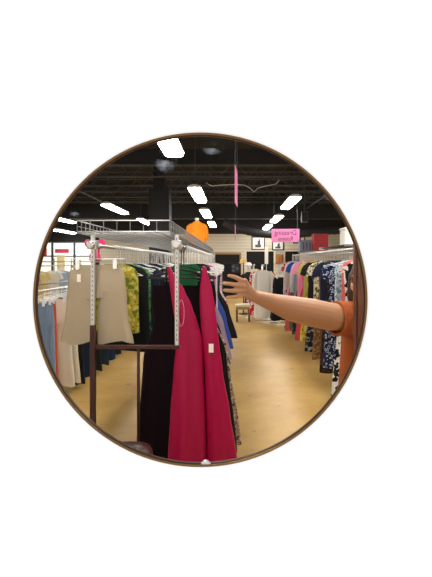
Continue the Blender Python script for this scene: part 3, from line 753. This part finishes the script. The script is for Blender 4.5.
# ------------------------------------------------------------------ trouser rack beyond the shorts
TX, TZ = -1.98, 1.2
tr_ = rack('garment_rack', 'low chrome rack of trousers beyond the khaki shorts', (TX, TX - .6), 4.22, 9.6, TZ, 1.5)
ox, oy = tr_.location.x, tr_.location.y
s_ = MB()
for i in range(9): x = TX - .75 + 1.0 * i / 8 - ox; s_.tube([(x, 4.2 - oy, 1.5), (x, 9.7 - oy, 1.5)], .004, 4)
y = 4.2
while y < 9.71: s_.tube([(TX - .75 - ox, y - oy, 1.506), (TX + .25 - ox, y - oy, 1.506)], .003, 4); y += .1
s_.build('wire_shelf', M['wire'], tr_)
tl = [
    ('light blue denim jeans at the mirror frame, first on the trouser rack', '6c7f98', .0, .03), ('faded blue jeans, second on the trouser rack', '8495aa', .0, .05), ('orange red trousers squeezed between jeans and cream trousers', 'c9512a', .02, .05),
    ('cream white trousers, first pair after the orange trousers', 'd6cdb9', .05, .1), ('off-white wide trousers next to the dark jeans', 'cfc4ad', .06, .12), ('black trousers next to the off-white trousers', '0e0f12', 0, .03),
    ('dark navy jeans under the khaki shorts hem', '15203a', 0, .03), ('black jeans under the khaki shorts, after the navy pair', '101114', 0, .03), ('dark teal trousers under the khaki shorts', '14282f', 0, .02),
    ('indigo jeans seen past the rack leg', '1c2a48', 0, .02), ('charcoal trousers seen past the rack leg', '1a1b1e', 0, .02), ('mid blue jeans low behind the crossbar', '2e4468', 0, .02),
    ('black trousers low behind the crossbar', '0d0d10', 0, .02), ('brown trousers near the far end of the trouser rack', '3a2a20', 0, .02), ('grey trousers, last on the trouser rack', '4a4b50', 0, .02)]
TW = [.095, .095, .06, .145, .15] + [.17] * 10
y = 4.36
for i, (l, c, dx, sk) in enumerate(tl):
    o = trousers('trousers', l, 'trousers', (TX, y, TZ), fabric(c), L=.96 if i < 5 else 1.03, hw=TW[i], leg=TW[i] * .62, seed=300 + i, spread=TW[i] * .66, skew=sk * .3, hd=.026)
    o.rotation_euler = (0, 0, 0)
    clip_hanger((TX, y, TZ), 'clear clip hanger holding trousers on the low rack', min(.14, TW[i] * .9), 'clip hangers on the trouser rack')
    if i % 2 == 0:
        hanger('white', (TX - .6, y, TZ), 'empty clear hanger on the back rail of the trouser rack', 'empty hangers on the trouser rack')
    y += .15 if i < 5 else .33
# hot pink bow on the wire shelf of the trouser rack
pbm = mat('hot_pink_satin', 'd41463', .5, bump=.2, bscale=30)
pc = Vector((XZ(95, 5.9), 5.9, 1.512)); 
pb = thing('ribbon_bow', 'hot pink ribbon bow on the wire shelf behind the rack upright', 'bow', pc)
for s2 in (-1, 1):
    q = MB(); R_ = Matrix.Rotation(-s2 * .6, 3, 'Y')
    q.ball((s2 * .075, 0, .235), (.075, .04, .06), 14, 8, R_); q.build('loop', pbm, pb, True)
    q = MB(); q.tube([(0, 0, .2), (s2 * .03, -.01, .12), (s2 * .05, 0, .03), (s2 * .055, .0, .006)], [.02, .03, .034, .03], 8); q.build('tail', pbm, pb, True)
MB().ball((0, -.01, .21), (.028, .035, .028)).build('knot', pbm, pb, True)
# further chrome rack by the windows, with empty hangers
fr_ = rack('garment_rack', 'far chrome rack of pale clothes in front of the bright windows', (-4.7, -5.2), 8.3, 12.5, 1.4, 1.62)
for i, (l, c) in enumerate((('pale grey blouse, first on the far rack by the windows', 'b8b8ba'), ('beige blouse, second on the far rack by the windows', 'c8b898'), ('dusty pink blouse, third on the far rack by the windows', 'c890a0'),
                            ('pale yellow blouse, fourth on the far rack by the windows', 'd8c888'), ('white blouse, fifth on the far rack by the windows', 'd8d8d4'), ('light blue blouse, sixth on the far rack by the windows', 'a0b0c8'))):
    yy = 8.5 + i * .65
    top('blouse', l, 'blouse', (-4.7, yy, 1.4), fabric(c), L=.7, sleeve='short', seed=400 + i).rotation_euler = (0, 0, 0)
    hanger('white', (-4.7, yy, 1.4), 'clear hanger holding a pale blouse by the bright windows', 'filled hangers by the windows', me=fit(.21, .055))
    for k in range(1, 5): hanger('white', (-4.7, yy + .13 * k, 1.4), 'empty clear hanger on the far rack by the bright windows', 'empty hangers by the windows')

# ------------------------------------------------------------------ clothing stands at the far end of the aisle
def stand(label, x, y, zr, arm=.5):
    r = thing('clothing_stand', label, 'clothes rack', (x, y, 0))
    MB().tube([(0, arm, .03), (0, arm, zr)], .016, 8).build('pole', M['chrome'], r, True)
    MB().tube([(0, -.05, zr), (0, arm, zr)], .0125, 8).build('arm', M['chrome'], r, True)
    for s2 in (-1, 1): MB().box((s2 * .125 - .105, arm - .02, .0), (s2 * .125 + .105, arm + .02, .03)).build('foot', M['chrome'], r)
    return r
st = stand('chrome stand of white and red dresses at the end of the aisle', .74, 10.4, 1.42, .6)
fars = [(.74, 10.42, 1.42, dress, 'dress', 'white dress with long sleeves at the front of the far chrome stand', fabric('d9d4cb'), dict(L=1.15, hw=.19, hem=.24, sleeve='long')),
        (.74, 10.72, 1.42, dress, 'dress', 'white and red print dress second on the far chrome stand', printed(('c0302c', 'd9d4cf', 'd06058'), 'floral', 9), dict(L=1.12, hw=.24, hem=.34, sleeve='long')),
        ]
st2 = stand('chrome stand of black trousers at the end of the aisle', 1.14, 10.0, 1.26, .6)
st3 = stand('chrome stand of cream tops behind the hand', .62, 12.4, 1.42, .6)
fars += [(.62, 12.43, 1.42, top, 'blouse', 'cream blouse on the far stand right of the mannequin', fabric('d4cbb8'), dict(L=.8, sleeve='long', hw=.22)),
         (.62, 12.75, 1.42, dress, 'dress', 'red and blue print dress low behind the cream blouse', printed(('a8323a', '4a5a9c', 'cfc8c4'), 'floral', 10), dict(L=1.2, hw=.22, hem=.3))]
for i, (x, y, z, fn, nm, l, m, kw) in enumerate(fars):
    o = fn(nm, l, 'blouse' if nm == 'blouse' else 'dress', (x, y, z), m, seed=500 + i, **kw); o.rotation_euler = (0, 0, 0)
    hanger('white', (x, y, z), 'clear hanger of ' + l.split(' on ')[0].split(' at ')[0].split(' second')[0].split(' low')[0] + ' at the end of the aisle', me=fit(kw.get('hw', .21), 0 if kw.get('sleeve', 'none' if fn is dress else 'short') == 'none' else .055))
for i, (y, c, l) in enumerate(((10.02, '0c0d12', 'black trousers on the far stand at the end of the aisle'), (10.3, '10142a', 'navy trousers behind the black pair on the far stand'))):
    trousers('trousers', l, 'trousers', (1.14, y, 1.26), fabric(c), L=1.0, hw=.17, leg=.13, seed=520 + i, spread=.13).rotation_euler = (0, 0, 0)
    clip_hanger((1.14, y, 1.26), 'clip hanger of the ' + l.split(' ')[0] + ' trousers on the far stand', .15)
# tall white sign holder
sg = thing('sign_holder', 'tall narrow white sign card on a pole in front of the dark opening', 'sign', (XZ(267, 11.0), 11.2, 0))
MB().lathe([(.14, 0), (.14, .015), (.02, .025), (.012, .03)], n=20).build('base', M['chrome'], sg, True); MB().tube([(0, 0, .02), (0, 0, 1.7)], .01, 8).build('pole', M['chrome'], sg, True)
MB().box((-.045, -.02, 1.45), (.045, -.011, 1.9)).build('card', M['paper'], sg)
# mannequin with cap and dark jacket
mn = thing('mannequin', 'bust mannequin in a dark jacket and white cap behind the hand', 'mannequin', (XZ(248.5, 11.5), 11.5, 0))
MB().lathe([(.16, 0), (.16, .02), (.03, .03), (.015, .05)], n=20).build('base', M['chrome'], mn, True); MB().tube([(0, 0, .04), (0, 0, .75)], .018, 8).build('pole', M['chrome'], mn, True)
q = MB(); loft(q, [(1.24, 0, .05, .05), (1.19, 0, .1, .07), (1.15, 0, .18, .09), (1.0, 0, .19, .11), (.85, 0, .16, .1), (.7, 0, .18, .11)], k=14, n=24, fold=.05, seed=8); q.build('jacket', fabric('16161b'), mn, True)
for s2 in (-1, 1):
    q = MB(); loft(q, [(1.18, s2 * .13, .04, .05), (1.1, s2 * .19, .05, .055), (.9, s2 * .21, .05, .055), (.68, s2 * .2, .04, .05)], k=10, n=14, fold=.08, seed=9); q.build('sleeve', fabric('16161b'), mn, True)
q = MB().tube([(0, 0, 1.2), (0, 0, 1.3)], .045, 12); q.ball((0, -.01, 1.36), (.072, .088, .105), 18, 12); q.ball((0, -.1, 1.35), (.012, .016, .02)); q.build('head', M['clear_plastic'], mn, True)
q = MB().lathe([(.09, 1.385), (.092, 1.42), (.075, 1.465), (.04, 1.485), (.01, 1.49)], n=20); q.ball((0, -.12, 1.39), (.07, .06, .008)); q.build('cap', fabric('e0d8d6'), mn, True)
q = MB().lathe([(.0925, 1.388), (.0945, 1.4), (.0925, 1.412)], n=20); q.build('cap_band', fabric('c85a7c'), mn, True)
# straw hat on a stand
hs = thing('hat_stand', 'slim hat stand behind the phone holding a straw hat', 'hat stand', (XZ(243.5, 12.4), 12.4, 0))
MB().lathe([(.15, 0), (.15, .02), (.02, .03)], n=20).build('base', M['dark_wood'], hs, True); MB().tube([(0, 0, .02), (0, 0, 1.5)], .015, 8).build('pole', M['dark_wood'], hs, True); MB().ball((0, 0, 1.51), .03).build('finial', M['dark_wood'], hs, True)
q = MB(); rings = []
for r_, z_ in ((.2, 1.475), (.19, 1.47), (.11, 1.485), (.1, 1.49), (.09, 1.56), (.05, 1.59), (.005, 1.595)): rings.append(q.ring([(r_ * math.cos(2 * PI * j / 24), r_ * math.sin(2 * PI * j / 24), z_) for j in range(24)]))
for a, b_ in zip(rings, rings[1:]): q.bridge(a, b_)
ht = q.build('straw_hat', fabric('c9a85c'), None, True, loc=hs.location); tag(ht, 'yellow straw hat with a wide brim, just right of the phone top', 'hat')
# stool with a cream seat
so = thing('stool', 'small wooden stool with a cream cushion at the end of the aisle', 'stool', (XZ(243, 10.9), 10.9, 0))
MB().box((-.19, -.17, .37), (.19, .17, .44)).build('seat', fabric('d8ccb0'), so, bevel=.02)
MB().box((-.18, -.16, .31), (.18, .16, .369)).build('apron', M['tan_wood'], so)
for sx_ in (-1, 1):
    for sy_ in (-1, 1): MB().box((sx_ * .155 - .022, sy_ * .135 - .022, 0), (sx_ * .155 + .022, sy_ * .135 + .022, .309)).build('leg', M['wood'], so)
# tan bags on the slat wall
for i, (px, c) in enumerate(((277.3, 'a8703a'), (281.3, '8e5a2c'))):
    d = YB - .1; q = thing('hanging_handbag', ('light', 'darker')[i] + ' tan tall bag hanging on the slat wall between the dark openings', 'bag', (XZ(px, d), d, ZZ(263.5, d)))
    MB().box((-.085, -.06, 0), (.085, .06, .42)).build('body', mat('tan_leather', c, .5), q, bevel=.03); MB().tube([(-.06, 0, .41), (-.05, 0, .5), (.05, 0, .5), (.06, 0, .41)], .01, 6).build('strap', M['dark_wood'], q, True)
    MB().tube([(0, -.02, .525), (0, .069, .525)], .006, 6).build('hook', M['chrome'], q)

# ------------------------------------------------------------------ tall wooden cabinet close beside the mirror
cx0 = XZ(352.6, 1.32)
cab = thing('wooden_cabinet', 'tall brown wooden cabinet edge at the frame, hiding the person', 'cabinet', (cx0 + .21, 1.17, 0))
MB().box((-.205, -.12, .06), (.21, .118, 2.05)).build('body', M['wood'], cab, bevel=.004)
q = MB().box((-.21, .126, .0), (.21, .15, 2.08)); q.build('back_stile', M['wood'], cab, bevel=.004)
MB().box((-.198, .117, .03), (.21, .127, 2.06)).build('groove', M['dark_wood'], cab)
MB().box((-.2, -.12, 0), (.21, .12, .06)).build('plinth', M['dark_wood'], cab)
MB().box((-.2, -.142, .08), (.205, -.122, 2.03)).build('door', M['wood'], cab, bevel=.004)
MB().tube([(-.15, -.146, 1.0), (-.15, -.17, 1.01), (-.15, -.17, 1.11), (-.15, -.146, 1.12)], .006, 8).build('handle', M['bronze'], cab.children[-1], True)

# ------------------------------------------------------------------ the person holding the phone
YP = 1.8
pp = P(232.4, 280.3, YP)
ph = thing('phone', 'black phone in a dark case held up by the outstretched hand', 'phone', pp)
def rrect(w_, h_, r_, y, n=6):
    pts = []
    for cx_, cz_, a0 in ((w_ - r_, h_ - r_, 0), (-w_ + r_, h_ - r_, 90), (-w_ + r_, -h_ + r_, 180), (w_ - r_, -h_ + r_, 270)):
        for i in range(n + 1): a = math.radians(a0 + 90 * i / n); pts.append((cx_ + r_ * math.cos(a), y, cz_ + r_ * math.sin(a)))
    return pts
q = MB(); rs = [q.ring(rrect(w_, h_, r_, y)) for w_, h_, r_, y in ((.0335, .0720, .0095, -.0045), (.035, .0735, .011, -.003), (.035, .0735, .011, .003), (.0335, .0720, .0095, .0045))]
for a, b_ in zip(rs, rs[1:]): q.bridge(a, b_)
q.f += [tuple(rs[0]), tuple(rs[-1])]; q.build('case', M['black_plastic'], ph)
q = MB(); rs = [q.ring(rrect(w_, h_, r_, y)) for w_, h_, r_, y in ((.0165, .0175, .006, -.0068), (.0175, .0185, .007, -.0046))]; q.bridge(*rs); q.f += [tuple(rs[0]), tuple(rs[1])]
cbmp = q.build('camera_bump', M['black_paint'], ph, loc=(.012, 0, .049))
for lx, lz in ((-.008, .008), (-.008, -.008), (.008, 0)):
    MB().lathe([(.0062, -.0082), (.0062, -.0069)], (lx, 0, lz), 16, 'Y').build('lens', M['joist'], cbmp)

def chain(mb, pts, rs, n=14, sub=5):
    pp_, rr2 = [], []
    pts = [Vector(p) for p in pts]
    for i in range(len(pts) - 1):
        p0, p1, p2, p3 = pts[max(i - 1, 0)], pts[i], pts[i + 1], pts[min(i + 2, len(pts) - 1)]
        for k in range(sub):
            t = k / sub
            pp_.append(.5 * ((2 * p1) + (-p0 + p2) * t + (2 * p0 - 5 * p1 + 4 * p2 - p3) * t * t + (-p0 + 3 * p1 - 3 * p2 + p3) * t ** 3)); rr2.append(rs[i] + (rs[i + 1] - rs[i]) * t)
    pp_.append(pts[-1]); rr2.append(rs[-1])
    mb.tube(pp_, rr2, n); mb.ball(pts[0], rs[0], n, 8); mb.ball(pts[-1], rs[-1], n, 8)
def ell(mb, rows, n=24):
    rings = [mb.ring([(cx_ + a * math.cos(2 * PI * j / n), cy_ + b2 * math.sin(2 * PI * j / n), z_) for j in range(n)]) for z_, cx_, cy_, a, b2 in rows]
    for a, b_ in zip(rings, rings[1:]): mb.bridge(a, b_)
    mb.f += [tuple(rings[0]), tuple(rings[-1])]
TXc, TYc = .745, 2.22
body = MB()
S = P(349, 317.5, 2.13); E_ = P(311, 312.5, 2.0); Wr = P(254.5, 296, 1.835)
Sl = Vector((TXc + .175, TYc + .05, S.z - .01)); hip = .80
# torso, neck and head
ell(body, [(.74, TXc, TYc, .15, .11), (.82, TXc, TYc, .165, .12), (.93, TXc, TYc, .135, .105), (1.08, TXc, TYc - .005, .145, .115), (1.2, TXc, TYc, .15, .1), (1.265, TXc - .005, TYc, .09, .065), (1.29, TXc - .01, TYc, .055, .052)])
hc = P(366.5, 282.5, 2.2)
chain(body, [(TXc - .01, TYc, 1.24), (TXc - .03, TYc - .005, 1.31), hc + Vector((.01, .02, -.02))], [.055, .05, .052])
HR = Matrix.Rotation(math.radians(-35), 3, 'Z')
def hp(x, y, z): return hc + HR @ Vector((x, y, z))
body.ball(hp(0, .01, .02), (.073, .09, .098), 24, 16, HR)
body.ball(hp(0, -.03, -.035), (.058, .06, .072), 20, 12, HR)
body.ball(hp(0, -.075, -.088), (.024, .02, .018), 12, 8, HR)               # chin
chain(body, [hp(0, -.084, .018), hp(0, -.1, -.02), hp(0, -.09, -.028)], [.008, .012, .012], 10)   # nose
for s2 in (-1, 1):
    body.ball(hp(s2 * .036, -.06, -.022), (.026, .024, .024), 12, 8, HR)    # cheeks
    body.ball(hp(s2 * .076, .012, -.008), (.01, .02, .03), 10, 8, HR)       # ears
    chain(body, [hp(s2 * .014, -.086, .034), hp(s2 * .045, -.074, .036)], [.008, .008], 8, 2)   # brows
body.ball(hp(0, -.086, -.055), (.022, .012, .007), 12, 6, HR)              # lips
# reaching arm
chain(body, [Vector((TXc - .09, TYc - .02, S.z + .01)), S, P(331, 316.5, 2.07), E_, P(290, 308, 1.945), P(271, 301.8, 1.885), Wr], [.06, .066, .067, .066, .057, .038, .0255], 18)
# other arm hanging
chain(body, [Vector((TXc + .08, TYc, Sl.z)), Sl, Sl + Vector((.05, .02, -.28)), Sl + Vector((.045, -.06, -.5))], [.055, .055, .042, .026], 14)
hl = Sl + Vector((.045, -.06, -.5))
chain(body, [hl, hl + Vector((0, -.015, -.08))], [.026, .034], 12, 3)
for k in range(4): chain(body, [hl + Vector((-.024 + .018 * k * .9, -.012, -.09)), hl + Vector((-.026 + .018 * k, -.022, -.135)), hl + Vector((-.024 + .018 * k, -.015, -.17 + .006 * abs(k - 1.5)))], [.0088, .0082, .0072], 8, 3)
chain(body, [hl + Vector((-.02, -.02, -.05)), hl + Vector((-.042, -.04, -.085)), hl + Vector((-.04, -.045, -.115))], [.012, .0095, .008], 8, 3)
# legs
for s2 in (-1, 1):
    chain(body, [(TXc + s2 * .08, TYc, .78), (TXc + s2 * .095, TYc - .005, .42), (TXc + s2 * .1, TYc + .015, .09)], [.085, .055, .036], 16)
    chain(body, [(TXc + s2 * .1, TYc + .03, .045), (TXc + s2 * .105, TYc - .08, .036), (TXc + s2 * .11, TYc - .17, .026)], [.04, .036, .024], 12)
# hand: palm beside the phone, four fingers across its back, thumb behind it
yk = YP - .0165
kn = [P(242.3, 280.8, yk), P(243.2, 286, yk), P(243.3, 291, yk), P(242.6, 295.6, yk)]
for k_, w0 in zip(kn, (-.012, -.004, .004, .011)):
    chain(body, [Wr + Vector((0, 0, -w0 * .7)), Wr.lerp(k_, .55) + Vector((0, .004, 0)), k_ + Vector((.011, .012, 0))], [.0195, .0165, .0115], 10)
yf = YP - .0185
tips = [((239, 279, yf), (234.2, 276.9, yf - .001), (229, 275.6, yf - .0005)), ((238.5, 285.2, yf - .001), (231.5, 284.2, yf - .002), (223.6, 283.2, yf - .0005)),
        ((238.5, 290.8, yf - .001), (231.5, 290.8, yf - .002), (224.2, 290.2, yf - .0005)), ((238.3, 296.2, yf), (232.5, 297, yf - .001), (226.8, 297.4, yf - .0005))]
for k_, t3, r0 in zip(kn, tips, (.0088, .0092, .0088, .0078)):
    chain(body, [k_, P(*t3[0]), P(*t3[1]), P(*t3[2])], [r0 * 1.25, r0 * 1.16, r0 * 1.08, r0 * .9], 10)
chain(body, [P(249, 291, 1.825), P(244.5, 285.5, YP + .0225), P(239, 281, YP + .0215), P(234.5, 279, YP + .02)], [.017, .013, .0105, .0085], 10)
def remeshed(mb, name, m, vox, parent, sm_it=4):
    o = mb.build('tmp_' + name, m)
    md = o.modifiers.new('r', 'REMESH'); md.mode = 'VOXEL'; md.voxel_size = vox; md.use_smooth_shade = True
    s3 = o.modifiers.new('s', 'SMOOTH'); s3.factor = .5; s3.iterations = sm_it
    me = bpy.data.meshes.new_from_object(o.evaluated_get(bpy.context.evaluated_depsgraph_get())); bpy.data.objects.remove(o)
    me.name = name
    if not me.materials: me.materials.append(m)
    for p in me.polygons: p.use_smooth = True
    r = bpy.data.objects.new(name, me); C.objects.link(r); r.parent = parent; r.matrix_parent_inverse = parent.matrix_world.inverted() if parent else Matrix()
    return r
pr = thing('person', 'person in an orange short-sleeved top reaching out to hold up a phone', 'person')
remeshed(body, 'body', M['skin'], .0038, pr, 5)
# top
q = MB()
rows = [(.70, TXc, TYc, .2, .145), (.8, TXc, TYc, .2, .148), (.93, TXc, TYc, .19, .138), (1.08, TXc, TYc - .005, .182, .145), (1.17, TXc, TYc, .178, .13), (1.235, TXc - .003, TYc, .155, .1), (1.275, TXc - .008, TYc, .1, .078), (1.29, TXc - .01, TYc, .078, .068)]
rings = [q.ring([(cx_ + a * math.cos(2 * PI * j / 40) * (1 + .02 * math.sin(9 * j)), cy_ + b2 * math.sin(2 * PI * j / 40), z_) for j in range(40)]) for z_, cx_, cy_, a, b2 in rows]
for a, b_ in zip(rings, rings[1:]): q.bridge(a, b_)
tee = q.build('top', M['orange_knit'], pr, True)
for arm in ([Vector((TXc - .09, TYc - .01, S.z - .005)), S + Vector((.01, 0, -.002)), P(341.5, 318.5, 2.1), P(335.5, 318.5, 2.085)], [Vector((TXc + .08, TYc, Sl.z - .01)), Sl, Sl + Vector((.035, .012, -.13)), Sl + Vector((.045, .016, -.19))]):
    q = MB(); pts = [Vector(p) for p in arm]
    q.tube(pts, [.068, .083, .084, .0845], 24, cap=False); q.tube([pts[3] + (pts[3] - pts[2]) * .0, pts[3] + (pts[3] - pts[2]).normalized() * .002], [.0845, .0725], 24, cap=False); q.build('sleeve', M['orange_knit'], pr, True)
q = MB()
for s2 in (-1, 1):
    rg = [q.ring([(TXc + s2 * cx_ + a * math.cos(2 * PI * j / 24), TYc + cy_ + a * 1.1 * math.sin(2 * PI * j / 24), z_) for j in range(24)]) for z_, cx_, cy_, a in ((.83, .07, 0, .12), (.7, .085, 0, .108), (.42, .096, 0, .075), (.1, .1, .01, .07))]
    for a, b_ in zip(rg, rg[1:]): q.bridge(a, b_)
q.build('trousers', fabric('1d2433'), pr, True)
q = MB()
q.ball(hp(0, .022, .035), (.086, .098, .1), 24, 16, HR)
for s2 in (-1, 1): chain(q, [hp(s2 * .075, .03, .03), hp(s2 * .085, .05, -.08), hp(s2 * .07, .06, -.17)], [.03, .035, .02], 12)
chain(q, [hp(0, .08, .03), hp(0, .1, -.08), hp(0, .09, -.19)], [.05, .055, .03], 14)
q.build('hair', M['hair'], pr, True)
for s2 in (-1, 1): MB().ball(hp(s2 * .03, -.073, .016), .011, 12, 8).build('eye', M['paper'], pr, True)

# ------------------------------------------------------------------ daylight in front of the wall, camera
wd = bpy.data.worlds.new('daylight'); bpy.context.scene.world = wd; wd.use_nodes = True
bgn = wd.node_tree.nodes['Background']; bgn.inputs['Color'].default_value = (1, 1, 1, 1); bgn.inputs['Strength'].default_value = 1.25
cam = bpy.data.cameras.new('camera'); co = bpy.data.objects.new('camera', cam); C.objects.link(co)
co.location = (0, 0, H); co.rotation_euler = (PI / 2, 0, 0)
cam.sensor_width = 36; cam.lens = F / 577 * 36; cam.shift_x = -(VX - 216) / 577; cam.shift_y = -(288.5 - VY) / 577; cam.clip_start = .02; cam.clip_end = 100
sc = bpy.context.scene; sc.camera = co
sc.view_settings.view_transform = 'Standard'; sc.view_settings.look = 'None'; sc.view_settings.gamma = 1; sc.view_settings.exposure = 0; sc.view_settings.use_curve_mapping = False
sc.cycles.max_bounces = 8; sc.cycles.diffuse_bounces = 4; sc.cycles.transparent_max_bounces = 8; sc.cycles.use_denoising = True
